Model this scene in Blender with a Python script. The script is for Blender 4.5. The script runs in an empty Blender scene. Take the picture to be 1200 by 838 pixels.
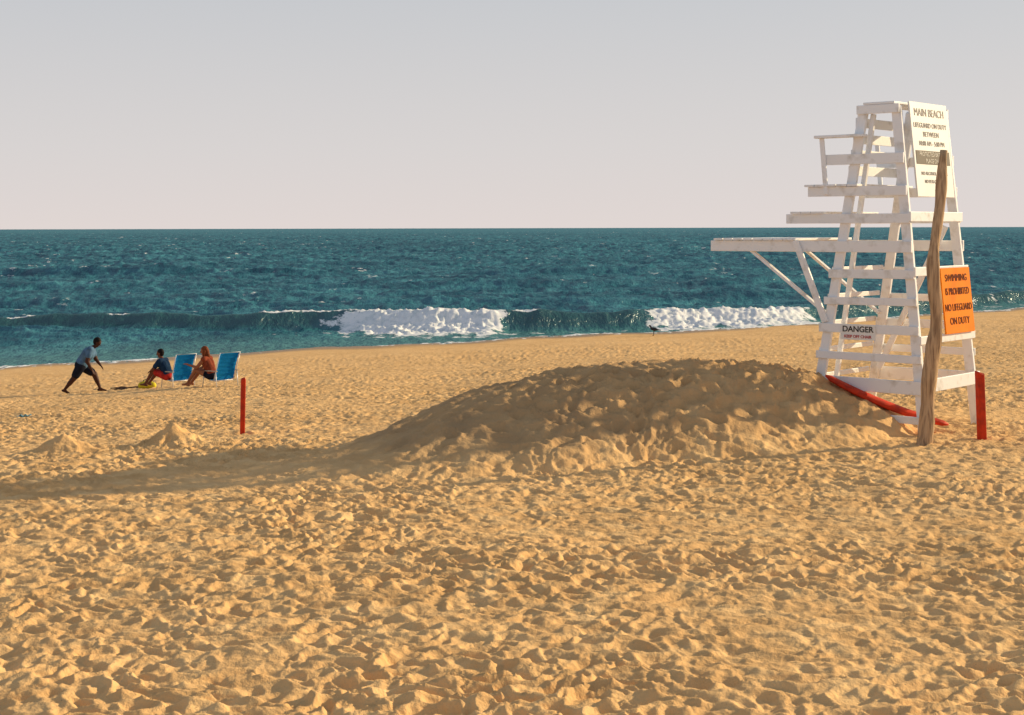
import bpy, bmesh, math, random
import numpy as np
from mathutils import Vector, Matrix

random.seed(5)
scene = bpy.context.scene
COL = scene.collection
CZ = 5.5; F = 1800.0; HY = 266.5
SUN_AZ = math.atan2(0.915, 0.40); SUN_EL = math.radians(18.5)

# ------------------------------------------------------------------ noise
def hsh(ix, iy, seed):
    n = (ix.astype(np.int64) * 374761393 + iy.astype(np.int64) * 668265263 + seed * 144269504) & 0xffffffff
    n = ((n ^ (n >> 13)) * 1274126177) & 0xffffffff
    n = ((n ^ (n >> 16)) * 1103515245) & 0xffffffff
    return ((n ^ (n >> 15)) & 0xffffff) / float(0xffffff)

def vn(x, y, seed=0):
    xi = np.floor(x); yi = np.floor(y)
    fx = x - xi; fy = y - yi
    fx = fx * fx * fx * (fx * (fx * 6 - 15) + 10); fy = fy * fy * fy * (fy * (fy * 6 - 15) + 10)
    a = hsh(xi, yi, seed); b = hsh(xi + 1, yi, seed); c = hsh(xi, yi + 1, seed); d = hsh(xi + 1, yi + 1, seed)
    return (a + (b - a) * fx + (c - a) * fy + (a - b - c + d) * fx * fy) * 2 - 1

def gn(x, y, seed=0, ang=.6):
    """gradient noise on a rotated lattice"""
    ca, sa = math.cos(ang), math.sin(ang)
    x, y = x * ca - y * sa, x * sa + y * ca
    xi = np.floor(x); yi = np.floor(y); fx = x - xi; fy = y - yi
    def g(dx, dy):
        a = hsh(xi + dx, yi + dy, seed) * 6.2832
        return np.cos(a) * (fx - dx) + np.sin(a) * (fy - dy)
    u = fx * fx * fx * (fx * (fx * 6 - 15) + 10); v = fy * fy * fy * (fy * (fy * 6 - 15) + 10)
    a = g(0, 0); b = g(1, 0); c = g(0, 1); d = g(1, 1)
    return 1.5 * (a + (b - a) * u + (c - a) * v + (a - b - c + d) * u * v)

def fbm(x, y, seed=0, o=4):
    s = 0; a = 1; t = 0
    for i in range(o):
        ca, sa = math.cos(.6 * i), math.sin(.6 * i)
        s = s + a * vn(x * ca - y * sa, x * sa + y * ca, seed + i * 17); t += a
        a *= .5; x = x * 2.03; y = y * 2.03
    return s / t

def dimples(x, y, cell, r, seed, elong=1.5):
    xi = np.floor(x / cell); yi = np.floor(y / cell)
    out = np.zeros_like(x)
    for di in (-1, 0, 1):
        for dj in (-1, 0, 1):
            cx = xi + di; cy = yi + dj
            jx = hsh(cx, cy, seed); jy = hsh(cx, cy, seed + 1); an = hsh(cx, cy, seed + 2) * 3.1416
            am = .35 + .65 * hsh(cx, cy, seed + 3)
            dx = x - (cx + jx) * cell; dy = y - (cy + jy) * cell
            ca = np.cos(an); sa = np.sin(an)
            u = (dx * ca + dy * sa) / (r * elong); v = (-dx * sa + dy * ca) / r
            q = np.sqrt(u * u + v * v)
            out += am * (-np.exp(-(q * q)) + .38 * np.exp(-((q - 1.45) ** 2) * 5))
    return out

def sst(a, b, x):
    t = np.clip((x - a) / (b - a), 0, 1)
    return t * t * (3 - 2 * t)

# ------------------------------------------------------------------ terrain
YSX = np.array([-120, -40, -20, -14.6, -6, 0, 9, 14, 17, 34, 60, 200.])
YSY = np.array([-10, 46, 60.5, 65.6, 71.7, 75.8, 81.6, 84.8, 87.3, 103, 128, 262.])
def Ys(x):
    return (np.interp(x, YSX, YSY) + np.interp(x - 2, YSX, YSY) + np.interp(x + 2, YSX, YSY)) / 3 + .5 * np.sin(x * .55) + .25 * np.sin(x * 1.3 + 1)
SZ_S = np.array([-400, -60, -10, 0, 14, 18, 42, 46, 52, 400.])
SZ_Z = np.array([-6, -3, -.5, 0, .40, .70, 2.78, 2.97, 3.0, 3.0])
def prof(s):
    r = 0
    for o in (-3, -1.5, 0, 1.5, 3):
        r = r + np.interp(s + o * np.clip((s - 2) / 10, 0, 1), SZ_S, SZ_Z)
    return r / 5

RX = np.array([-1.9, -1.1, -.4, .4, 1.1, 1.9, 2.9, 3.6, 4.1, 4.6])
RY = np.array([16.5, 17.0, 17.7, 18.5, 19.0, 19.3, 19.5, 19.7, 19.8, 19.9])
RH = np.array([.05, .18, .42, .70, .83, .86, .80, .54, .30, .14])
RW = np.array([1.25, 1.5, 1.85, 2.3, 2.5, 2.5, 2.25, 1.6, 1.15, .9])
tt = np.linspace(0, 9, 46)
RX_, RY_, RH_, RW_ = [np.interp(tt, np.arange(10), a) for a in (RX, RY, RH, RW)]
def mound(x, y):
    out = np.zeros_like(x)
    m = (x > -6) & (x < 9) & (y > 11) & (y < 25)
    xs = x[m]; ys = y[m]; o = np.zeros_like(xs)
    wob = 1 + .10 * gn(xs * .6, ys * .6, 91) + .03 * gn(xs * 2.0, ys * 2.0, 92)
    for a, b, h, w in zip(RX_, RY_, RH_, RW_):
        dy = ys - b
        r2 = ((xs - a) ** 2 + np.where(dy > 0, dy * 1.1, dy) ** 2) / (w * wob) ** 2
        g = np.clip(1 - r2, 0, 1)
        g = np.where(g < .2, g * g / .2, g)
        o = np.maximum(o, h * g ** 1.15)
    out[m] = o
    return out

PILES = []
def base_z(x, y):
    s = (Ys(x) - y) * .79
    z = prof(s) + .05 * vn(x / 5, y / 5, 3) * sst(4, 12, s)
    md = mound(x, y)
    for (a, b, r, h) in PILES:
        d = np.sqrt((x - a) ** 2 + (y - b) ** 2) / r
        z = z + h * np.exp(-d ** 1.5)
    return z + md, s, md

def full_z(x, y):
    z, s, md = base_z(x, y)
    amp = sst(1.5, 12, s)
    wx = x + .05 * vn(x / .17, y / .17, 55) + .10 * vn(x / .6, y / .6, 57); wy = y + .05 * vn(x / .17, y / .17, 56) + .10 * vn(x / .6, y / .6, 58)
    left = sst(1.2, -.4, x) * sst(.05, .25, md)
    dm = .014 * dimples(wx, wy, .19, .066, 11, 1.6) + .012 * dimples(wx, wy, .31, .10, 21, 1.5)
    dm2 = .060 * dimples(wx, wy, .225, .085, 41, 1.25) * sst(.06, .35, md)
    fine = .009 * fbm(x / .07, y / .07, 31, 3) + .020 * fbm(x / .55, y / .55, 71, 2)
    r1 = 1 - np.abs(gn(wx / .18, wy / .13, 33, .35)) * 2.6
    r2_ = 1 - np.abs(gn(wx / .27, wy / .17, 34, -.5)) * 2.4
    r3_ = 1 - np.abs(gn(wx / .10, wy / .08, 35, .9)) * 2.2
    rid = .023 * np.clip(r1, -.5, 1) + .023 * np.clip(r2_, -.5, 1) + .009 * np.clip(r3_, -.5, 1)
    mod = .85 + .45 * vn(x / 1.6, y / 1.6, 77)
    z = z + amp * (((dm + rid) * mod) * (1 - .55 * left) + dm2 * (1 - .55 * left) + fine * (1 - .3 * left))
    z = z + left * (.022 * vn((x - y * .55) / .15, (x * .5 + y) / .9, 81) + .035 * vn((x - y * .4) / .31, (x * .5 + y) / 1.0, 82))
    return z, s, md

def bz(x, y):
    return float(base_z(np.array([float(x)]), np.array([float(y)]))[0][0])
def gp(px, py):
    Y = np.arange(6, 130, .02)
    X = (px - 600) / F * Y
    Z = CZ - (py - HY) / F * Y
    b = base_z(X, Y)[0]
    k = int(np.argmax(b >= Z))
    return float(X[k]), float(Y[k])

for (px, py, r, h) in ((72, 530, .27, .23), (203, 523, .28, .27)):
    a, b = gp(px, py); PILES.append((a, b, r, h))

# ------------------------------------------------------------------ materials
def new_mat(name):
    m = bpy.data.materials.new(name); m.use_nodes = True
    nt = m.node_tree
    return m, nt, nt.nodes, nt.links, nt.nodes['Principled BSDF']

def mat(name, c, rough=.6, var=.15, scale=12, bump=.15, c2=None, spec=.3, metal=0, stretch=None, lo=.42, hi=.72):
    m, nt, N, L, P = new_mat(name)
    tc = N.new('ShaderNodeTexCoord'); mp = N.new('ShaderNodeMapping')
    L.new(tc.outputs['Object'], mp.inputs[0])
    if stretch: mp.inputs['Scale'].default_value = stretch
    no = N.new('ShaderNodeTexNoise'); no.inputs['Scale'].default_value = scale; no.inputs['Detail'].default_value = 6
    L.new(mp.outputs[0], no.inputs['Vector'])
    mx = N.new('ShaderNodeMix'); mx.data_type = 'RGBA'
    cc = tuple(c) + (1,)
    d = tuple(c2) + (1,) if c2 else tuple(max(0, v * (1 - var * 2)) for v in c) + (1,)
    mx.inputs[6].default_value = cc; mx.inputs[7].default_value = d
    rp = N.new('ShaderNodeMapRange'); rp.inputs[1].default_value = lo; rp.inputs[2].default_value = hi
    L.new(no.outputs[0], rp.inputs[0]); L.new(rp.outputs[0], mx.inputs[0]); L.new(mx.outputs[2], P.inputs['Base Color'])
    P.inputs['Roughness'].default_value = rough; P.inputs['Specular IOR Level'].default_value = spec
    P.inputs['Metallic'].default_value = metal
    bp = N.new('ShaderNodeBump'); bp.inputs['Strength'].default_value = bump; bp.inputs['Distance'].default_value = .01
    L.new(no.outputs[0], bp.inputs['Height']); L.new(bp.outputs[0], P.inputs['Normal'])
    return m

M_WHITE = mat('white_paint', (.84, .85, .86), .5, .1, 7, .25, c2=(.56, .54, .49), lo=.54, hi=.80)
M_WHITE2 = mat('white_sign', (.80, .80, .77), .5, .04, 3, .05)
M_ORANGE = mat('orange_sign', (.90, .25, .003), .7, .1, 3, .05, c2=(.80, .19, .003), spec=.1)
M_BLACK = mat('black_letter', (.05, .04, .035), .6, .2, 30, .0)
M_BRTX = mat('dark_red_letter', (.16, .03, .01), .7, .2, 30, .0, spec=.1)
M_DKBR = mat('brown_band', (.06, .035, .02), .6, .2, 20, .0)
M_GREYTX = mat('faded_letter', (.30, .27, .23), .6, .2, 40, .0)
M_REDTX = mat('red_letter', (.5, .03, .03), .6, .2, 30, .0)
M_WTX = mat('pale_letter', (.7, .68, .6), .6, .1, 30, .0)
M_RED = mat('red_paint', (.62, .045, .012), .6, .2, 9, .3, c2=(.32, .030, .015), spec=.15)
M_WOOD = mat('driftwood', (.54, .37, .22), .85, .2, 6, 1.0, c2=(.20, .125, .075), stretch=(6, 6, .5), spec=.1)
M_BLUE = mat('blue_canvas', (.01, .30, .66), .75, .1, 15, .3, spec=.1)
M_TUBE = mat('white_tube', (.75, .76, .78), .35, .05, 10, 0, metal=.3)
M_ARM = mat('chair_arm', (.5, .4, .3), .5, .1, 10, 0)

def sand_mat():
    m, nt, N, L, P = new_mat('sand')
    tc = N.new('ShaderNodeTexCoord')
    def noise(sc, det=4, ro=.5):
        n = N.new('ShaderNodeTexNoise'); n.inputs['Scale'].default_value = sc; n.inputs['Detail'].default_value = det
        n.inputs['Roughness'].default_value = ro
        L.new(tc.outputs['Object'], n.inputs['Vector']); return n
    def mix(a, b, f, typ='MIX'):
        x = N.new('ShaderNodeMix'); x.data_type = 'RGBA'; x.blend_type = typ
        for sock, v in ((x.inputs[6], a), (x.inputs[7], b), (x.inputs[0], f)):
            if hasattr(v, 'links'): L.new(v, sock)
            else: sock.default_value = v
        return x.outputs[2]
    def rng(o, a, b):
        r = N.new('ShaderNodeMapRange'); r.inputs[1].default_value = a; r.inputs[2].default_value = b
        L.new(o, r.inputs[0]); return r.outputs[0]
    big = noise(.35, 4); mid = noise(3.0, 5); grain = noise(160, 2, .7); sp = noise(24, 3, .6)
    c = mix((.85, .52, .23, 1), (.74, .44, .185, 1), rng(big.outputs[0], .35, .65))
    c = mix(c, (.91, .59, .275, 1), rng(mid.outputs[0], .45, .7))
    c = mix(c, (.42, .26, .14, 1), rng(grain.outputs[0], .62, .80))
    c = mix(c, (.18, .11, .07, 1), rng(sp.outputs[0], .735, .76))
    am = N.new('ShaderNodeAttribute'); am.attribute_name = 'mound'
    c = mix(c, (.46, .29, .145, 1), am.outputs['Fac'])  # shade on the mound mixed into the sand colour
    at = N.new('ShaderNodeAttribute'); at.attribute_name = 'wet'
    c = mix(c, (.36, .24, .14, 1), at.outputs['Fac'])
    L.new(c, P.inputs['Base Color'])
    rr = N.new('ShaderNodeMapRange'); rr.inputs[3].default_value = .95; rr.inputs[4].default_value = .45
    L.new(at.outputs['Fac'], rr.inputs[0]); L.new(rr.outputs[0], P.inputs['Roughness'])
    P.inputs['Specular IOR Level'].default_value = .1
    b1 = N.new('ShaderNodeBump'); b1.inputs['Strength'].default_value = .35; b1.inputs['Distance'].default_value = .01
    L.new(grain.outputs[0], b1.inputs['Height'])
    n2 = noise(16, 4, .6)
    b2 = N.new('ShaderNodeBump'); b2.inputs['Strength'].default_value = .6; b2.inputs['Distance'].default_value = .035
    L.new(n2.outputs[0], b2.inputs['Height']); L.new(b1.outputs[0], b2.inputs['Normal'])
    L.new(b2.outputs[0], P.inputs['Normal'])
    return m
M_SAND = sand_mat()

def sea_mat():
    m, nt, N, L, P = new_mat('sea_water')
    N.remove(P)
    out = N['Material Output']
    tc = N.new('ShaderNodeTexCoord')
    def noise(scv, sc=1.0, det=4, ro=.5, rot=0):
        mp = N.new('ShaderNodeMapping'); mp.inputs['Scale'].default_value = scv; mp.inputs['Rotation'].default_value = (0, 0, rot)
        L.new(tc.outputs['Object'], mp.inputs[0])
        n = N.new('ShaderNodeTexNoise'); n.inputs['Scale'].default_value = sc; n.inputs['Detail'].default_value = det
        n.inputs['Roughness'].default_value = ro
        L.new(mp.outputs[0], n.inputs['Vector']); return n.outputs[0]
    def mix(a, b, f):
        x = N.new('ShaderNodeMix'); x.data_type = 'RGBA'
        for sock, v in ((x.inputs[6], a), (x.inputs[7], b), (x.inputs[0], f)):
            if hasattr(v, 'links'): L.new(v, sock)
            else: sock.default_value = v
        return x.outputs[2]
    def rng(o, a, b, c=0, d=1):
        r = N.new('ShaderNodeMapRange'); r.inputs[1].default_value = a; r.inputs[2].default_value = b
        r.inputs[3].default_value = c; r.inputs[4].default_value = d
        L.new(o, r.inputs[0]); return r.outputs[0]
    def attr(n):
        a = N.new('ShaderNodeAttribute'); a.attribute_name = n; return a.outputs['Fac']
    n1 = noise((.22, .12, 1), 1, 10, .70, .25)
    n2 = noise((.012, .006, 1), 1, 8, .6, .2)
    n3 = noise((1.6, .8, 1), 1, 5, .6)
    c = mix((.006, .075, .115, 1), (.060, .26, .31, 1), rng(n1, .40, .64))
    c = mix(c, (.010, .075, .115, 1), rng(n2, .45, .7, 0, .55))
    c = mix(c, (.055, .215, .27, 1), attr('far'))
    c = mix(c, (.08, .22, .22, 1), attr('shallow'))
    c = mix(c, (.014, .075, .078, 1), attr('face'))
    df = N.new('ShaderNodeBsdfDiffuse'); L.new(c, df.inputs[0])
    gl = N.new('ShaderNodeBsdfGlossy'); gl.inputs['Roughness'].default_value = .22
    gl.inputs['Color'].default_value = (.85, .95, 1, 1)
    bp = N.new('ShaderNodeBump'); bp.inputs['Strength'].default_value = 1; bp.inputs['Distance'].default_value = .4
    L.new(n3, bp.inputs['Height']); L.new(bp.outputs[0], gl.inputs['Normal']); L.new(bp.outputs[0], df.inputs['Normal'])
    ms = N.new('ShaderNodeMixShader'); ms.inputs[0].default_value = .11
    L.new(df.outputs[0], ms.inputs[1]); L.new(gl.outputs[0], ms.inputs[2])
    fo = N.new('ShaderNodeBsdfDiffuse')
    nf = noise((2.2, 2.2, 2.2), 1, 6, .65)
    L.new(mix((.92, .92, .92, 1), (.58, .66, .68, 1), rng(nf, .48, .72)), fo.inputs[0])
    nb = noise((1.1, .8, 1.2), 1, 8, .7)
    ad = N.new('ShaderNodeMath'); ad.operation = 'ADD'; L.new(attr('foam'), ad.inputs[0])
    L.new(rng(nb, .3, .7, -.42, .42), ad.inputs[1])
    wc = noise((.26, .08, 1), 1, 9, .72, .12)
    wm = rng(wc, .628, .675, 0, .9)
    ff = N.new('ShaderNodeMath'); ff.operation = 'MAXIMUM'
    ml = N.new('ShaderNodeMath'); ml.operation = 'MULTIPLY'; L.new(wm, ml.inputs[0]); L.new(attr('caps'), ml.inputs[1])
    L.new(rng(ad.outputs[0], .42, .58), ff.inputs[0]); L.new(ml.outputs[0], ff.inputs[1])
    m2 = N.new('ShaderNodeMixShader'); L.new(ff.outputs[0], m2.inputs[0])
    L.new(ms.outputs[0], m2.inputs[1]); L.new(fo.outputs[0], m2.inputs[2])
    L.new(m2.outputs[0], out.inputs['Surface'])
    return m
M_SEA = sea_mat()

# ------------------------------------------------------------------ grids
def grid_obj(name, X, Y, Z, mt, attrs):
    nr, nc = X.shape
    v = np.stack([X, Y, Z], -1).reshape(-1, 3).astype(np.float32)
    idx = np.arange(nr * nc, dtype=np.int32).reshape(nr, nc)
    f = np.stack([idx[:-1, :-1], idx[:-1, 1:], idx[1:, 1:], idx[1:, :-1]], -1).reshape(-1, 4)
    me = bpy.data.meshes.new(name)
    me.vertices.add(len(v)); me.vertices.foreach_set('co', v.ravel())
    me.loops.add(f.size); me.loops.foreach_set('vertex_index', f.ravel())
    me.polygons.add(len(f)); me.polygons.foreach_set('loop_start', np.arange(0, f.size, 4, dtype=np.int32))
    me.polygons.foreach_set('loop_total', np.full(len(f), 4, dtype=np.int32))
    me.update(calc_edges=True)
    me.polygons.foreach_set('use_smooth', np.ones(len(f), dtype=bool))
    for k, a in attrs.items():
        at = me.attributes.new(k, 'FLOAT', 'POINT'); at.data.foreach_set('value', a.ravel().astype(np.float32))
    me.materials.append(mt)
    o = bpy.data.objects.new(name, me); COL.objects.link(o)
    return o

def angles(dense, wide, step, step2):
    return np.radians(np.concatenate([np.arange(-wide, -dense, step2), np.arange(-dense, dense, step), np.arange(dense, wide + .01, step2)]))

# ground
th = angles(21, 42, .05, .5)
rows = [1.5]
while rows[-1] < 170:
    y = rows[-1]; rows.append(y + (.08 if y < 6.5 else max(.018, y * .0022) if y < 40 else y * .0028 if y < 60 else y * .005))
rows = np.array(rows)
Yg = np.repeat(rows[:, None], len(th), 1); Xg = Yg * np.tan(th)[None, :]
Zg, Sg, MDg = full_z(Xg, Yg)
wet = sst(2.6, .6, Sg + .8 * vn(Xg / 3, Yg / 3, 8))
mound_shade = np.clip(sst(.02, .30, MDg) * (.62 + .30 * sst(2.5, .5, Xg)) * (.85 + .3 * gn(Xg / .5, Yg / .5, 9)), 0, 1)  # painted shade: darker tint over the mound, stronger towards its left side
g = grid_obj('ground', Xg, Yg, Zg, M_SAND, {'wet': wet, 'mound': mound_shade})
g['kind'] = 'structure'; g['label'] = 'golden trampled beach sand with a heaped mound'

# sea
CX = np.array([-60, -40, -27, -14, -1, 5, 9, 14, 20, 34, 60, 120.])
CY = np.array([86, 84.5, 83.5, 83, 83.2, 84.4, 86.0, 88.7, 93, 110, 136, 200.])
th = angles(20.5, 40, .06, .5)
r = [56.]
while r[-1] < 9500:
    y = r[-1]; r.append(y + (.28 if y < 78 else .13 if y < 98 else max(.2, y * .0055)))
rows = np.array(r)
Y = np.repeat(rows[:, None], len(th), 1); X = Y * np.tan(th)[None, :]
m_ = Y - Ys(X)
amp = .12 + .88 * sst(4, 26, m_)
wX = X + .9 * gn(X / 3, Y / 3, 201); wY = Y + .5 * gn(X / 3, Y / 3, 202)
rg = 1 - np.abs(gn(wX / 3.0, wY / 1.7, 61, .5)) * 1.6
rg2 = 1 - np.abs(gn(wX / 1.5, wY / .9, 64, -.4)) * 1.6
Z = amp * (.32 * (rg - .45) + .17 * (rg2 - .45) + .26 * gn(wX / 8, wY / 3.6, 62, .3) + .34 * gn(X / 26, Y / 9, 63, -.25) + .05 * fbm(X / .7, Y / .5, 60, 2))
Z *= 1 + .7 * sst(100, 400, Y)
for (yo, hh, sd) in ((24, .45, 1), (52, .60, 2), (95, .7, 3)):
    q = Y - np.interp(X, CX, CY) - yo - 4 * vn(X / 25, X * 0 + sd, 65)
    Z += hh * np.clip(.6 + .8 * vn(X / 14, X * 0 + sd * 3.3, 66), 0, 1.3) * np.where(q < 0, np.exp(-(q / 1.6) ** 2), np.exp(-(q / 5) ** 2))
wig = 1.1 * vn(X / 5, X * 0 + .5, 67) + .25 * vn(X / 1.4, X * 0 + .5, 68)
q = Y - np.interp(X, CX, CY) - wig
def win(a, b, e): return sst(a - e, a + e, X) * sst(b + e, b - e, X)
W = np.maximum(sst(-12.0, -6.5, X + .8 * gn(X / 1.5, Y / 1.0, 90)) * sst(.3, -1.4, X), sst(5.6, 9.2, X + .6 * gn(X / 1.5, Y / 1.0, 94)) * sst(18.8, 15.5, X))
Wthin = np.maximum.reduce([win(-14, -9, .8), win(-27.6, -26.2, .4), win(-22, -20.8, .4), win(.0, 1.5, .5), W])
Hc = .90 + .10 * W + .12 * win(-13, 6, 3) + .10 * vn(X / 2.1, X * 0, 69) + .05 * vn(X / .8, X * 0, 96)
Hc = Hc * (1 - .22 * sst(-18, -30, X)) * (1 - .15 * win(2.2, 5.6, 1.2)) * (1 - .16 * sst(10, 17, X))
front = np.exp(-(np.abs(q) / 1.25) ** 2.4)
back = np.exp(-(q / 3.0) ** 2)
pr = np.where(q < 0, front, back)
spn = .7 + .6 * gn(X / 1.3, Y / 1.5, 75)
spill = W * np.exp(-((q + 1.9) / 1.6) ** 2) * .30 * spn
Z = Z * (1 - .88 * pr) * (1 - .5 * sst(-6, -1, q) * sst(0.5, -.5, q)) + Hc * pr + spill * (1 - pr)
foam = W * sst(-4.2 - 1.2 * W, -2.0, q + 1.6 * gn(X / 1.4, Y / 1.2, 70)) * sst(.55, .05, q)
foam = np.maximum(foam, .75 * Wthin * sst(-.55, -.2, q) * sst(.4, .1, q))
foam = np.maximum(foam, .48 * W * sst(-8.5, -4, q) * sst(0, -1, q))
foam = np.maximum(foam, .38 * sst(-9, -5, q) * sst(-1.5, -3, q) * sst(1, 3, m_) * sst(-18, -4, X))
foam = np.maximum(foam, .62 * sst(1.2, .1, m_ + .5 * vn(X / 1.5, Y / 1.5, 72)))
foam = np.maximum(foam, .24 * win(24, 45, 2) * sst(-9, -3, q) * sst(1, 0, q))
lump = np.clip(foam - .45, 0, 1) * 2
Z += lump * (.10 * gn(X / .55, Y / .7, 73) + .12 * gn(X / .25, Y / .3, 74) + .06 * gn(X / .13, Y / .16, 79))
face = np.clip(sst(.4, -.2, q) * sst(-2.3, -1.0, q), 0, 1) * (1 - W) * .9
shallow = sst(18, 1, m_) * .8 * (1 - face)
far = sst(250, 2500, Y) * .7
Z -= .02
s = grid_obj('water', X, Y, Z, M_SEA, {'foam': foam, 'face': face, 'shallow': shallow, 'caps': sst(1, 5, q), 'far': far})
s['kind'] = 'structure'; s['label'] = 'teal ocean water with white breaking surf'

# ------------------------------------------------------------------ builders
def link(o, parent=None):
    COL.objects.link(o)
    if parent: o.parent = parent
    return o
def empty(name, loc, rotz, label, cat, group=None):
    o = bpy.data.objects.new(name, None); o.location = loc; o.rotation_euler = (0, 0, rotz)
    o.empty_display_size = .2
    COL.objects.link(o); o['label'] = label; o['category'] = cat
    if group: o['group'] = group
    return o
def tag(o, label, cat, group=None):
    o['label'] = label; o['category'] = cat
    if group: o['group'] = group
def bm_board(bm, p0, p1, w, t, up, bev=.006, jit=0):
    p0 = Vector(p0); p1 = Vector(p1); up = Vector(up)
    z = (p1 - p0); Ln = z.length; z.normalize()
    x = up.cross(z).normalized(); y = z.cross(x)
    R = Matrix((x, y, z)).transposed().to_4x4()
    M = Matrix.Translation((p0 + p1) / 2) @ R @ Matrix.Diagonal((t, w, Ln, 1))
    r = bmesh.ops.create_cube(bm, size=1, matrix=M)
    vs = r['verts']
    es = list({e for v in vs for e in v.link_edges})
    if bev: bmesh.ops.bevel(bm, geom=es, offset=bev, segments=2, affect='EDGES', profile=.5)
def finish(bm, name, mt, parent=None, smooth=False):
    me = bpy.data.meshes.new(name); bm.normal_update(); bm.to_mesh(me); bm.free()
    me.materials.append(mt)
    if smooth: me.polygons.foreach_set('use_smooth', [True] * len(me.polygons))
    return link(bpy.data.objects.new(name, me), parent)
def board(name, p0, p1, w, t, up, mt, parent, bev=.006):
    bm = bmesh.new(); bm_board(bm, p0, p1, w, t, up, bev)
    return finish(bm, name, mt, parent)
def bm_tube(bm, pts, rad, n=10, cap=True):
    pts = [Vector(p) for p in pts]
    if not hasattr(rad, '__len__'): rad = [rad] * len(pts)
    rings = []
    prev = None
    for i, p in enumerate(pts):
        d = (pts[min(i + 1, len(pts) - 1)] - pts[max(i - 1, 0)]).normalized()
        x = (prev - d * prev.dot(d)) if prev else (Vector((0, 0, 1)).cross(d) if abs(d.z) < .95 else Vector((1, 0, 0)).cross(d))
        x.normalize(); prev = x; y = d.cross(x)
        rings.append([bm.verts.new(p + (x * math.cos(a) + y * math.sin(a)) * rad[i]) for a in [2 * math.pi * k / n for k in range(n)]])
    for a, b in zip(rings[:-1], rings[1:]):
        for k in range(n): bm.faces.new((a[k], a[(k + 1) % n], b[(k + 1) % n], b[k]))
    if cap: bm.faces.new(rings[0][::-1]); bm.faces.new(rings[-1])
def text_obj(name, body, size, Mx, mt, parent, sx=1.0, align='CENTER', bold=.0):
    cu = bpy.data.curves.new(name, 'FONT'); cu.body = body; cu.size = size; cu.align_x = align; cu.align_y = 'CENTER'
    cu.extrude = .0015; cu.offset = bold; cu.space_line = 1.0
    tmp = bpy.data.objects.new('tmp', cu); COL.objects.link(tmp)
    dg = bpy.context.evaluated_depsgraph_get(); dg.update()
    me = bpy.data.meshes.new_from_object(tmp.evaluated_get(dg))
    bpy.data.objects.remove(tmp); me.name = name
    me.transform(Matrix.Diagonal((sx, 1, 1, 1))); me.transform(Mx)
    me.materials.clear(); me.materials.append(mt)
    return link(bpy.data.objects.new(name, me), parent)

# ------------------------------------------------------------------ lifeguard chair
LC = empty('lifeguard_chair', (4.87, 19.56, 3.0), math.atan2(.65, -.76),
           'tall white wooden lifeguard chair with signs, standing in sand', 'lifeguard chair')
def ub(h): return -.75 + .10 * h
def uf(h): return .75 - .1675 * h
def vy(h): return .75 - .0275 * h
for sx in (0, 1):
    for sy in (1, -1):
        f = uf if sx else ub
        board('leg', (f(-.35), sy * vy(-.35), -.35), (f(3.98), sy * vy(3.98), 3.98), .125, .05, (1, 0, 0), M_WHITE, LC)
OFF = .025 + .002
def side(name, h, u0, u1, w, sy, t=.035, dh=0):
    y = sy * (vy(h) + OFF + t / 2)
    return board(name, (u0, y, h + dh), (u1, y, h), w, t, (0, 0, 1), M_WHITE, LC)
for h, w in ((1.91, .11), (1.57, .095), (1.23, .11), (.89, .095), (.55, .165), (.16, .09)):
    for sy in (1, -1):
        if sy == -1 and h in (.16,): continue
        jit = random.uniform(-.02, .02)
        side('rung', h, ub(h) - .07, uf(h) + .09 + jit, w, sy, dh=random.uniform(-.01, .01))
for sy in (1, -1):
    side('platform_beam', 2.25, ub(2.25) - .07, 2.28, .14, sy, .04)
    side('step_beam', 2.60, ub(2.6) - .07, 1.14, .12, sy, .036)
    side('seat_beam', 2.94, ub(2.94) - .06, .83, .12, sy, .036)
    side('side_rail', 3.34, ub(3.34) - .06, .60, .13, sy, .036)
    y = sy * (vy(3.3) + .085)
    board('armrest_post', (.56, y, 2.90), (.62, y, 3.61), .06, .03, (1, 0, 0), M_WHITE, LC)
    board('armrest', (.70, y, 3.63), (.02, y, 3.63), .035, .13, (0, 0, 1), M_WHITE, LC)
    y2 = sy * (vy(2) - .045)
    board('brace', (1.70, y2 + sy * .04, 2.20), (uf(1.35) + .02, y2, 1.35), .07, .035, (0, 1, 0), M_WHITE, LC)
    if sy == 1:
        board('brace', (.98, y2 + sy * .135, 2.32), (uf(1.5) + .07, y2 + .11, 1.30), .035, .085, (0, 1, 0), M_WHITE, LC)
    board('top_rail', (ub(4) - .06, sy * (vy(4) + .045), 3.95), (uf(4) + .08, sy * (vy(4) + .045), 3.95), .11, .036, (0, 0, 1), M_WHITE, LC)
def planks(name, u0, u1, h, yw, pw=.135, gap=.016):
    bm = bmesh.new(); u = u0
    while u + pw <= u1 + .03:
        bm_board(bm, (u + pw / 2, -yw, h), (u + pw / 2, yw, h), .028, pw, (0, 0, 1), .004); u += pw + gap
    return finish(bm, name, M_WHITE, LC)
planks('foot_platform', 1.02, 2.28, 2.337, .79)
planks('step', .62, 1.14, 2.677, .78)
planks('seat', .12, .83, 3.017, .77)
bm = bmesh.new()
for h in (3.2, 3.4, 3.6, 3.8):
    bm_board(bm, (uf(h) + .078, -.64, h), (uf(h) + .078, .64, h), .12, .025, (0, 0, 1), .004)
finish(bm, 'backrest', M_WHITE, LC)
board('top_board', (-.14, -.70, 4.023), (-.14, .70, 4.023), .03, .42, (0, 0, 1), M_WHITE, LC)
for h in (.55, .89, 1.23, 1.57, 1.91):
    board('ladder_rung', (uf(h) + .078, -vy(h) + .03, h + .05), (uf(h) + .078, vy(h) - .03, h + .05), .06, .035, (0, 0, 1), M_WHITE, LC)
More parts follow.
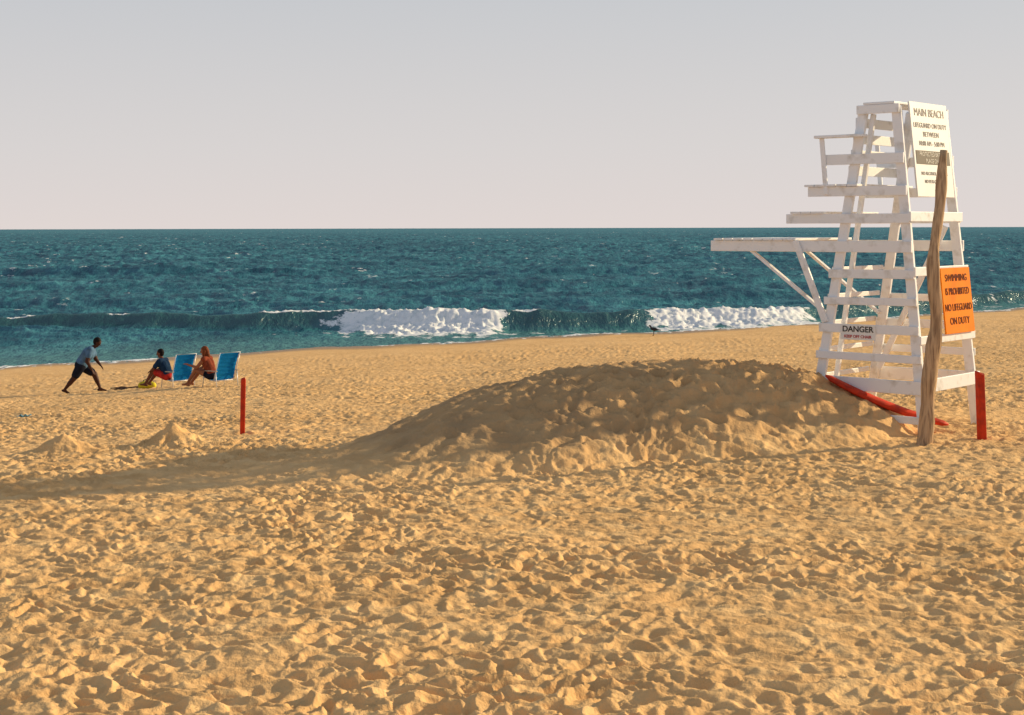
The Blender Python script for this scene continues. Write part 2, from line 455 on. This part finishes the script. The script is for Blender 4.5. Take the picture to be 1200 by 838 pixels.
for h, w in ((2.62, .12), (1.95, .11), (1.12, .1), (.57, .16)):
    board('back_rail', (ub(h) - .078, -vy(h) - .06, h), (ub(h) - .078, vy(h) + .06, h), w, .036, (0, 0, 1), M_WHITE, LC)
board('brace', (uf(.6) - .1, -.64, .62), (ub(2.5) + .1, -.62, 2.5), .035, .08, (0, 1, 0), M_WHITE, LC)
board('brace', (uf(3.9) - .10, .56, 3.9), (uf(.5) - .15, .60, .5), .05, .06, (0, 1, 0), M_WHITE, LC)

def back_frame(yc, h, off):
    up = Vector((.10, 0, 1)).normalized(); x = Vector((0, -1, 0)); z = x.cross(up)
    R = Matrix((x, up, z)).transposed().to_4x4()
    return Matrix.Translation(Vector((ub(h), yc, h)) + z * off) @ R
def plate(name, Mx, w, hh, t, mt, parent, bev=.004):
    bm = bmesh.new(); bmesh.ops.create_cube(bm, size=1, matrix=Matrix.Diagonal((w, hh, t, 1)))
    bmesh.ops.bevel(bm, geom=bm.edges[:], offset=bev, segments=2, affect='EDGES')
    bmesh.ops.transform(bm, matrix=Mx, verts=bm.verts[:])
    return finish(bm, name, mt, parent)
B0 = back_frame(.02, 3.44, .11)
ws = plate('notice_sign', B0, 1.04, 1.18, .022, M_WHITE2, LC)
ws['label'] = 'white lifeguard hours notice board with faded lettering'
def T(dy, e=.014, dx=0): return Matrix.Translation((dx, dy, e))
for body, sz, dy, mt_, sx_, bo in (('MAIN BEACH', .135, .46, M_GREYTX, 1.05, 0), ('LIFEGUARD ON DUTY', .088, .30, M_GREYTX, 1.05, .0),
                      ('BETWEEN', .09, .19, M_GREYTX, 1.1, .0), ('10:00 AM - 5:00 PM', .085, .075, M_GREYTX, 1.05, .0),
                      ('NO ALCOHOL - NO FIRES', .06, -.30, M_GREYTX, 1.05, 0),
                      ('NO PETS ON BEACH', .06, -.40, M_GREYTX, 1.05, 0)):
    text_obj('lettering', body, sz, B0 @ T(dy), mt_, ws, sx_, bold=bo)
plate('painted_band', B0 @ T(-.10, .0135), .94, .17, .004, M_DKBR, ws, .001)
text_obj('lettering', 'PROTECTED BATHING', .075, B0 @ T(-.06, .017), M_WTX, ws, 1.0)
text_obj('lettering', 'PLACE ONLY', .075, B0 @ T(-.145, .017), M_WTX, ws, 1.0)
B1 = back_frame(-.27, 1.56, .125)
osn = plate('warning_sign', B1, .84, .82, .02, M_ORANGE, LC)
osn['label'] = 'orange warning sign with dark lettering about swimming'
for body, dy, sx_ in (('SWIMMING', .28, 1.0), ('IS PROHIBITED', .11, .84), ('NO LIFEGUARD', -.09, .88), ('ON DUTY', -.26, 1.0)):
    text_obj('lettering', body, .125, B1 @ T(dy), M_BRTX, osn, sx_, bold=0)
Rn = Matrix(((-1, 0, 0), (0, 0, 1), (0, 1, 0))).to_4x4()
D0 = Matrix.Translation((.10, vy(1.2) + .072, 1.19)) @ Rn
ds = plate('danger_sign', D0, .48, .19, .008, M_WHITE2, LC, .002)
ds['label'] = 'small white danger sign with black and red lettering'
text_obj('lettering', 'DANGER', .10, D0 @ T(.035, .006), M_BLACK, ds, 1.05, bold=.002)
text_obj('lettering', 'KEEP OFF CHAIR', .05, D0 @ T(-.055, .006), M_REDTX, ds, 1.0, bold=.001)

# ------------------------------------------------------------------ driftwood pole
bm = bmesh.new(); pts = []; rad = []
for i in range(40):
    t = i / 39; z = -.3 + 3.68 * t
    x = 4.655 + .38 * t + .05 * math.sin(t * 6.0) + .02 * math.sin(t * 17)
    pts.append((x, 17.6 + .03 * math.sin(t * 8) + .15 * t, 3.0 + z))
    rad.append((.088 - .036 * t) * (1 + .10 * math.sin(t * 23) + .06 * math.sin(t * 51)) * (1 if t < .97 else .8))
bm_tube(bm, pts, rad, 18)
for v in bm.verts:
    p = v.co; a = math.atan2(p.y - 17.65, p.x - 4.8)
    v.co += Vector((math.cos(a), math.sin(a), 0)) * (.008 * math.sin(a * 5 + p.z * 2) + .004 * math.sin(a * 9 - p.z * 5))
wp = finish(bm, 'wooden_pole', M_WOOD, None, True)
tag(wp, 'crooked weathered driftwood pole standing upright in the sand', 'wooden pole')

# ------------------------------------------------------------------ red posts
def post(px, py, hpx, label, lean, w):
    x, y = gp(px, py); z = bz(x, y)
    hgt = hpx / F * y
    bm = bmesh.new()
    bm_board(bm, (0, 0, -.25), (lean, 0, hgt), w, w * .85, (0, 1, 0), .012)
    for v in bm.verts:
        if v.co.z > hgt - .05: v.co.z += .02 * math.sin(v.co.x * 60) + .012 * v.co.y / w
    o = finish(bm, 'marker_post', M_RED); o.location = (x, y, z)
    o.rotation_euler = (0, 0, .3)
    tag(o, label, 'post', 'red marker posts on the beach')
post(283, 509, 66, 'short red wooden marker post standing alone in open sand', .02, .075)
post(1151, 518, 80, 'short red wooden marker post beside the lifeguard chair', -.04, .095)

# ------------------------------------------------------------------ red rescue board under chair
def lofted(name, a, b, wid, thick, mt, label, cat, roll=0):
    a = Vector(a); b = Vector(b); Ln = (b - a).length
    bm = bmesh.new(); n = 14; rings = []
    for i in range(25):
        t = i / 24; e = math.sin(math.pi * t) ** .3 if 0 < t < 1 else 0.05
        k = max(.06, e)
        z = .06 * (2 * t - 1) ** 2
        rings.append([bm.verts.new((t * Ln, wid / 2 * k * math.cos(q), z + thick / 2 * (k ** .5) * math.sin(q))) for q in [2 * math.pi * j / n for j in range(n)]])
    for p, q in zip(rings[:-1], rings[1:]):
        for k in range(n): bm.faces.new((p[k], p[(k + 1) % n], q[(k + 1) % n], q[k]))
    bm.faces.new(rings[0][::-1]); bm.faces.new(rings[-1])
    bmesh.ops.recalc_face_normals(bm, faces=bm.faces[:])
    o = finish(bm, name, mt, None, True)
    d = (b - a).normalized(); y = Vector((0, 0, 1)).cross(d).normalized(); z = d.cross(y)
    o.matrix_world = Matrix.Translation(a) @ Matrix((d, y, z)).transposed().to_4x4() @ Matrix.Rotation(roll, 4, 'X')
    tag(o, label, cat); return o
za = bz(3.86, 19.05); zb = bz(5.30, 18.75)
lofted('rescue_board', (3.86, 19.05, max(za + .05, 3.18)), (5.30, 18.75, zb + .05), .26, .09, M_RED,
       'long red rescue board half buried under the lifeguard chair', 'rescue board', .1)

# ------------------------------------------------------------------ organic blobs (people etc.)
def remeshed(name, caps, voxel, mt, ells=(), smooth=4, parent=None):
    bm = bmesh.new()
    for (p0, r0, p1, r1) in caps:
        p0 = Vector(p0); p1 = Vector(p1); Ln = (p1 - p0).length
        n = max(2, int(Ln / (min(r0, r1) * .45)) + 1); n = min(n, 40)
        pts = [p0.lerp(p1, i / n) for i in range(n + 1)]
        d = (p1 - p0).normalized() if Ln > 1e-6 else Vector((0, 0, 1))
        full = [p0 - d * r0 * k for k in (.98, .8, .45)] + pts + [p1 + d * r1 * k for k in (.45, .8, .98)]
        rr = [r0 * k for k in (.2, .6, .893)] + [r0 + (r1 - r0) * i / n for i in range(n + 1)] + [r1 * k for k in (.893, .6, .2)]
        bm_tube(bm, full, rr, 14)
    for (c, rad3, rot) in ells:
        Mx = Matrix.Translation(c) @ Matrix.Rotation(rot, 4, 'Y') @ Matrix.Diagonal((rad3[0], rad3[1], rad3[2], 1))
        bmesh.ops.create_uvsphere(bm, u_segments=24, v_segments=16, radius=1, matrix=Mx)
    bmesh.ops.recalc_face_normals(bm, faces=bm.faces[:])
    me = bpy.data.meshes.new(name); bm.to_mesh(me); bm.free()
    o = bpy.data.objects.new(name, me); COL.objects.link(o)
    md = o.modifiers.new('r', 'REMESH'); md.mode = 'VOXEL'; md.voxel_size = voxel; md.use_smooth_shade = True
    if smooth:
        ms = o.modifiers.new('s', 'SMOOTH'); ms.factor = .5; ms.iterations = smooth
    dg = bpy.context.evaluated_depsgraph_get(); dg.update()
    m2 = bpy.data.meshes.new_from_object(o.evaluated_get(dg))
    o.modifiers.clear(); o.data = m2; m2.name = name; m2.materials.clear(); m2.materials.append(mt)
    m2.polygons.foreach_set('use_smooth', [True] * len(m2.polygons))
    if parent: o.parent = parent
    return o

def hand(wrist, dirv, curl, side_v):
    w = Vector(wrist); d = Vector(dirv).normalized(); s = Vector(side_v); s = (s - d * s.dot(d)).normalized(); n = d.cross(s)
    caps = []
    k = w + d * .085
    for i, o in enumerate((-.03, -.01, .01, .03)):
        caps.append((w + s * o * .6, .016, k + s * o, .014))
        ln = (.034, .042, .045, .036)[i]
        a = k + s * o * 1.15; b = a + (d + n * curl * .5) * ln; c = b + (d * .8 + n * curl) * ln * .7
        caps.append((a, .0105, b, .0095)); caps.append((b, .0095, c, .008))
    t0 = w + d * .03 + s * .03; t1 = t0 + (d * .6 + s * .8).normalized() * .04; t2 = t1 + (d + s * .3).normalized() * .03
    caps += [(t0, .013, t1, .011), (t1, .011, t2, .009)]
    return caps

def person(loc, rotz, J, skin, shirt, short, hairm, label, scale=1.0, longhair=False, sleeve=.55, shortlen=.75, G=1.0):
    V = {k: Vector(v) for k, v in J.items()}
    caps = []
    pel = V['pel']; ch = V['chest']; nk = V['neck']; hd = V['head']
    fw = V['face'].normalized()
    sd = Vector((0, 1, 0))
    caps += [(pel + sd * .07, .105 * G, pel - sd * .07, .105 * G), (pel, .115 * G, (pel + ch) / 2, .115 * G), ((pel + ch) / 2 + sd * .04, .105 * G, ch + sd * .07, .115 * G),
             ((pel + ch) / 2 - sd * .04, .105 * G, ch - sd * .07, .115 * G), (V['shL'], .062, V['shR'], .062), (ch, .10, nk, .06), (nk, .056, hd - Vector((0, 0, .06)), .052)]
    for s in 'LR':
        caps += [(V['sh' + s], .055 * G, V['el' + s], .042 * G), (V['el' + s], .041 * G, V['wr' + s], .027)]
        caps += [(V['hip' + s], .088 * G, V['kn' + s], .058 * G), (V['kn' + s], .057 * G, V['an' + s], .036)]
        kn = V['kn' + s]; an = V['an' + s]
        caps += [(kn.lerp(an, .15), .052 * G, kn.lerp(an, .5), .047 * G)]
        fd = V['ft' + s].normalized()
        caps += [(an - fd * .05 - Vector((0, 0, .035)), .034, an + fd * .11 - Vector((0, 0, .045)), .030), (an, .036, an + fd * .07 - Vector((0, 0, .04)), .036),
                 (an + fd * .10 - Vector((0, 0, .05)), .030, an + fd * .16 - Vector((0, 0, .055)), .022)]
        dv = (V['wr' + s] - V['el' + s])
        caps += hand(V['wr' + s], V.get('hd' + s, dv), .5, Vector((.3, 1 if s == 'R' else -1, .2)))
    up = Vector((0, 0, 1)); rt = fw.cross(up).normalized(); hup = rt.cross(fw)
    ells = [(hd + hup * .02, (.098, .078, .108), 0)]
    caps += [(hd - hup * .02 + fw * .02, .065, hd - hup * .085 + fw * .045, .038),
             (hd + fw * .088 + hup * .005, .010, hd + fw * .112 - hup * .025, .014),
             (hd + rt * .078 + hup * .012, .016, hd + rt * .080 - hup * .025, .012), (hd - rt * .078 + hup * .012, .016, hd - rt * .080 - hup * .025, .012)]
    body = remeshed('person', caps, .0085, skin, ells, 3)
    e = .015
    sc = [(pel + sd * .07 + (ch - pel) * .15, .105 * G + e, pel - sd * .07 + (ch - pel) * .15, .105 * G + e), (pel + (ch - pel) * .1, .115 * G + e, (pel + ch) / 2, .117 * G + e),
          ((pel + ch) / 2 + sd * .04, .107 * G + e, ch + sd * .07, .115 * G + e), ((pel + ch) / 2 - sd * .04, .107 * G + e, ch - sd * .07, .115 * G + e),
          (V['shL'], .062 * G + e, V['shR'], .062 * G + e), (ch, .11, nk - (nk - ch) * .15, .066)]
    if sleeve > 0:
        for s in 'LR': sc.append((V['sh' + s], .055 * G + .02, V['sh' + s].lerp(V['el' + s], sleeve), .046 * G + .022))
    remeshed('shirt', sc, .012, shirt, (), 3, body)
    pc = [(pel + sd * .07, .105 * G + e, pel - sd * .07, .105 * G + e)]
    for s in 'LR': pc.append((V['hip' + s], .088 * G + .02, V['hip' + s].lerp(V['kn' + s], shortlen), .066 * G + .022))
    remeshed('shorts', pc, .012, short, (), 3, body)
    hc = [(hd + hup * .05 - fw * .03, (.104, .092, .095), 0), (hd - fw * .045 + hup * .0, (.075, .086, .10), 0)]
    hcap = []
    if longhair:
        hcap = [(hd - fw * .06, .085, hd - fw * .10 - up * .16, .07), (hd - fw * .10 - up * .12, .072, hd - fw * .13 - up * .34, .035),
                (hd + rt * .07 - fw * .02, .045, hd + rt * .085 - up * .18, .035), (hd - rt * .07 - fw * .02, .045, hd - rt * .085 - up * .18, .035)]
    remeshed('hair', hcap, .011, hairm, hc, 2, body)
    for sg in (1, -1):
        bm = bmesh.new(); bmesh.ops.create_uvsphere(bm, u_segments=12, v_segments=8, radius=.013, matrix=Matrix.Translation(hd + fw * .086 + rt * sg * .033 + hup * .012))
        finish(bm, 'eye', M_BLACK, body, True)
    bm = bmesh.new(); bm_tube(bm, [hd + fw * .088 - hup * .055 + rt * k * .024 for k in (-1, -.4, .4, 1)], [.003, .006, .006, .003], 8)
    finish(bm, 'mouth', M_LIP, body, True)
    body.location = loc; body.rotation_euler = (0, 0, rotz); body.scale = (scale,) * 3
    tag(body, label, 'person')
    return body
M_LIP = mat('lip', (.25, .07, .06), .5, .1, 20, 0)
SK_D = mat('dark_skin', (.07, .028, .018), .55, .1, 10, .05, spec=.15)
SK_M = mat('tan_skin', (.34, .13, .065), .55, .1, 10, .05, spec=.15)
SK_B = mat('brown_skin', (.18, .07, .04), .55, .1, 10, .05, spec=.15)
SH_BL = mat('blue_grey_cloth', (.10, .19, .31), .85, .2, 9, .4, spec=.05)
SH_DK = mat('dark_cloth', (.015, .018, .03), .85, .2, 9, .4, spec=.05)
SH_NV = mat('navy_cloth', (.015, .04, .09), .85, .2, 9, .4, spec=.05)
SH_RD = mat('red_cloth', (.55, .04, .03), .85, .2, 9, .4, spec=.05)
SH_RU = mat('rust_cloth', (.26, .06, .03), .85, .2, 9, .4, spec=.05)
HR_BK = mat('black_hair', (.012, .010, .010), .6, .3, 40, .5, spec=.1)
HR_RD = mat('auburn_hair', (.20, .055, .018), .6, .3, 40, .5, spec=.1)

J1 = dict(pel=(-.06, 0, .76), chest=(.15, 0, 1.07), neck=(.27, 0, 1.24), head=(.38, 0, 1.37), face=(.90, -.15, -.55),
          shL=(.20, .21, 1.18), shR=(.22, -.21, 1.18), elL=(.30, .27, .90), elR=(.16, -.32, .88), wrL=(.44, .22, .72), wrR=(.28, -.28, .64),
          hipL=(-.05, .11, .73), hipR=(-.05, -.11, .73), knL=(.28, .12, .50), knR=(-.22, -.12, .42), anL=(.44, .11, .10), anR=(-.48, -.12, .10),
          ftL=(1, .1, 0), ftR=(1, -.1, -.35))
x, y = gp(97, 459)
person((x, y, bz(x, y) + .0), .12, J1, SK_D, SH_BL, SH_DK, HR_BK, 'person in blue-grey t-shirt and dark shorts striding bent forward', 1.10, G=1.42)

def beach_chair(x, y, rz, label):
    z = bz(x, y)
    E = empty('beach_chair', (x, y, z), rz, label, 'beach chair', 'blue low beach chairs near the water')
    sw = .31
    def cloth(name, p0, p1, sag, n):
        bm = bmesh.new(); g = []
        p0 = Vector(p0); p1 = Vector(p1); d = p1 - p0; nn = Vector((-d.z, 0, d.x)).normalized()
        for i in range(25):
            t = i / 24; row = []
            for j in range(9):
                s = j / 8
                p = p0 + d * t + nn * (-sag * math.sin(math.pi * t) * (.6 + .4 * math.sin(math.pi * s)) + .006 * math.sin(t * 40)); p.y = -sw + 2 * sw * s
                row.append(bm.verts.new(p))
            g.append(row)
        for a, b in zip(g[:-1], g[1:]):
            for j in range(8): bm.faces.new((a[j], a[j + 1], b[j + 1], b[j]))
        bmesh.ops.solidify(bm, geom=bm.faces[:], thickness=.012)
        return finish(bm, name, M_BLUE, E, True)
    cloth('seat', (-.02, 0, .20), (.46, 0, .26), .03, 1)
    cloth('backrest', (-.05, 0, .24), (-.34, 0, .98), .035, 1)
    bm = bmesh.new()
    bm_tube(bm, [(.48, -sw, .26), (-.04, -sw, .20), (-.04, sw, .20), (.48, sw, .26), (.48, -sw, .26)], .013)
    bm_tube(bm, [(-.04, -sw - .02, .20), (-.36, -sw - .02, 1.0), (-.36, sw + .02, 1.0), (-.04, sw + .02, .20)], .013)
    finish(bm, 'frame', M_TUBE, E, True)
    for sg in (1, -1):
        yy = sg * (sw + .04)
        for a, b in (((.42, yy, .44), (.50, yy, -.02)), ((-.16, yy, .48), (-.22, yy, -.02))):
            bm = bmesh.new(); bm_tube(bm, [a, b], .013); finish(bm, 'leg', M_TUBE, E, True)
        board('armrest', (-.22, yy, .48), (.46, yy, .46), .025, .055, (0, 0, 1), M_ARM, E)
    return E
RZ = math.atan2(.72, -.62)
x1, y1 = gp(211, 453); beach_chair(x1, y1, RZ, 'low blue canvas beach chair with white frame, seen from behind')
x2, y2 = gp(261, 453); beach_chair(x2, y2, RZ + .05, 'low blue canvas beach chair with a tan sunbather')
def seated(lean, hx=0, arm=False):
    return dict(pel=(.10 + hx, 0, .34), chest=(.16 + hx + lean, 0, .66), neck=(.19 + hx + lean * 1.3, 0, .82), head=(.24 + hx + lean * 1.5, 0, .98), face=(.9, .3, -.2),
          shL=(.18 + hx + lean * 1.2, .18, .77), shR=(.18 + hx + lean * 1.2, -.18, .77), elL=(.36 + hx + lean, .26, .55), elR=(.34 + hx + lean, -.25, .56),
          wrL=((.72 if arm else .55) + hx, .24, (.62 if arm else .50)), wrR=(.58 + hx, -.20, .50),
          hipL=(.12 + hx, .10, .32), hipR=(.12 + hx, -.10, .32), knL=(.54 + hx, .15, .47), knR=(.54 + hx, -.14, .45), anL=(.80 + hx, .14, .09), anR=(.84 + hx, -.15, .09),
          ftL=(1, .1, .2), ftR=(1, -.1, .2))
person((x1 - .06, y1 + .0, bz(x1, y1)), RZ + .55, seated(.10, .22), SK_B, SH_NV, SH_RD, HR_BK, 'person in navy shirt and red shorts sitting by a beach chair', 1.0, sleeve=.7, G=1.15)
person((x2 - .06, y2 + .0, bz(x2, y2)), RZ + .55, seated(.08, .16, True), SK_M, SH_RU, SH_DK, HR_RD, 'person with long auburn hair in rust top on beach chair', 1.02, True, sleeve=0, shortlen=.3, G=1.1)

M_YEL = mat('yellow_cloth', (.75, .62, .03), .8, .2, 10, .4)
M_GRN = mat('green_cloth', (.05, .22, .06), .8, .2, 10, .4)
x, y = gp(172, 455)
bag = remeshed('beach_bag', [((-.17, 0, .11), .11, (.17, 0, .11), .11), ((-.12, 0, .17), .07, (.12, 0, .19), .06)], .02, M_YEL, (), 3)
bag.location = (x, y, bz(x, y)); tag(bag, 'yellow fabric beach bag lying beside the seated people', 'bag')
bm = bmesh.new(); bm_tube(bm, [(-.13, 0, .18), (-.1, -.02, .27), (0, -.03, .30), (.1, -.02, .27), (.13, 0, .18)], .015)
finish(bm, 'handle', M_GRN, bag, True)
def cloth_scrap(name, px, py, w_, d_, amp_, mt, label, cat, n=24):
    x, y = gp(px, py); bm = bmesh.new(); g_ = []
    for i in range(n + 1):
        row = []
        for j in range(17):
            u = (i / n - .5) * w_; v = (j / 16 - .5) * d_
            wx_, wy_ = x + u + .03 * math.sin(v * 9), y + v
            row.append(bm.verts.new((wx_, wy_, bz(wx_, wy_) + .05 + amp_ * math.sin(u * 12 / w_ + v * 7) * math.cos(v * 6 / d_))))
        g_.append(row)
    for a, b in zip(g_[:-1], g_[1:]):
        for j in range(16): bm.faces.new((a[j], a[j + 1], b[j + 1], b[j]))
    bmesh.ops.solidify(bm, geom=bm.faces[:], thickness=.015)
    o = finish(bm, name, mt, None, True); tag(o, label, cat)
cloth_scrap('beach_towel', 153, 455, 1.1, .7, .035, mat('brown_cloth', (.10, .05, .03), .9, .2, 8, .4), 'crumpled dark brown beach towel spread on sand', 'towel')
cloth_scrap('litter_scrap', 28, 489, .16, .22, .03, mat('pale_blue_plastic', (.25, .5, .6), .6, .1, 20, .2), 'small pale blue crumpled scrap lying on sand', 'litter', 12)

x, y = gp(766, 394)
bird = remeshed('bird', [((-.16, 0, .26), .035, (-.04, 0, .27), .075), ((-.04, 0, .27), .078, (.10, 0, .30), .06), ((.10, 0, .30), .05, (.17, 0, .40), .032),
     ((.17, 0, .41), .036, (.19, 0, .415), .034), ((-.16, 0, .26), .028, (-.32, 0, .24), .012), ((.0, .03, .22), .012, (.0, .03, .02), .009), ((.0, -.03, .22), .012, (.02, -.03, .02), .009),
     ((0, .03, .015), .009, (.05, .03, .012), .008), ((.02, -.03, .015), .009, (.07, -.03, .012), .008)], .007, mat('dark_feather', (.03, .03, .035), .7, .3, 20, .2), (), 2)
bird.location = (x, y, bz(x, y)); bird.rotation_euler = (0, 0, 2.6); bird.scale = (1.2,) * 3
tag(bird, 'dark shore bird standing on the wet sand edge', 'bird')
bm = bmesh.new(); bm_tube(bm, [(.21, 0, .412), (.25, 0, .405), (.275, 0, .395)], [.012, .008, .002], 8); finish(bm, 'beak', M_YEL, bird, True)

# ------------------------------------------------------------------ light
w = bpy.data.worlds.new('World'); scene.world = w; w.use_nodes = True
N = w.node_tree.nodes; L = w.node_tree.links
bgd = N['Background']; sky = N.new('ShaderNodeTexSky'); sky.sky_type = 'NISHITA'; sky.sun_disc = False
sky.sun_elevation = SUN_EL; sky.sun_rotation = SUN_AZ; sky.dust_density = 3.0; sky.air_density = 1.2
L.new(sky.outputs[0], bgd.inputs[0]); bgd.inputs[1].default_value = .09
tc = N.new('ShaderNodeTexCoord'); sp = N.new('ShaderNodeSeparateXYZ'); L.new(tc.outputs['Generated'], sp.inputs[0])
cr = N.new('ShaderNodeValToRGB'); L.new(sp.outputs[2], cr.inputs[0])
e = cr.color_ramp.elements
e[0].position = 0; e[0].color = (.775, .70, .675, 1)
e[1].position = 1; e[1].color = (.22, .27, .36, 1)
for p, c in ((.05, (.72, .685, .68, 1)), (.15, (.61, .62, .65, 1)), (.4, (.40, .45, .53, 1))):
    q = e.new(p); q.color = c
b2 = N.new('ShaderNodeBackground'); L.new(cr.outputs[0], b2.inputs[0]); b2.inputs[1].default_value = 1.0
mx = N.new('ShaderNodeMixShader'); mr = N.new('ShaderNodeMapRange')
mr.inputs[1].default_value = 0; mr.inputs[2].default_value = .6; mr.inputs[3].default_value = .96; mr.inputs[4].default_value = .7
L.new(sp.outputs[2], mr.inputs[0]); L.new(mr.outputs[0], mx.inputs[0]); L.new(bgd.outputs[0], mx.inputs[1]); L.new(b2.outputs[0], mx.inputs[2])
L.new(mx.outputs[0], N['World Output'].inputs[0])

sl = bpy.data.lights.new('sun', 'SUN'); sl.energy = 5.0; sl.angle = math.radians(1.0); sl.color = (1, .80, .49)
so = bpy.data.objects.new('sun', sl); COL.objects.link(so)
d = Vector((-math.sin(SUN_AZ) * math.cos(SUN_EL), -math.cos(SUN_AZ) * math.cos(SUN_EL), -math.sin(SUN_EL)))
so.rotation_euler = d.to_track_quat('-Z', 'Y').to_euler(); so.location = (30, 10, 20)

# ------------------------------------------------------------------ camera
cd = bpy.data.cameras.new('camera'); cam = bpy.data.objects.new('camera', cd); COL.objects.link(cam)
cd.sensor_width = 36; cd.lens = 54; cd.shift_y = -(419 - HY) / 1200; cd.clip_end = 20000; cd.clip_start = .1
cam.matrix_world = Matrix.Translation((0, 0, CZ)) @ Matrix.Rotation(math.radians(90), 4, 'X') @ Matrix.Rotation(math.radians(-.14), 4, 'Z')
scene.camera = cam
scene.view_settings.view_transform = 'Standard'; scene.view_settings.look = 'None'; scene.view_settings.exposure = 0
print('done')
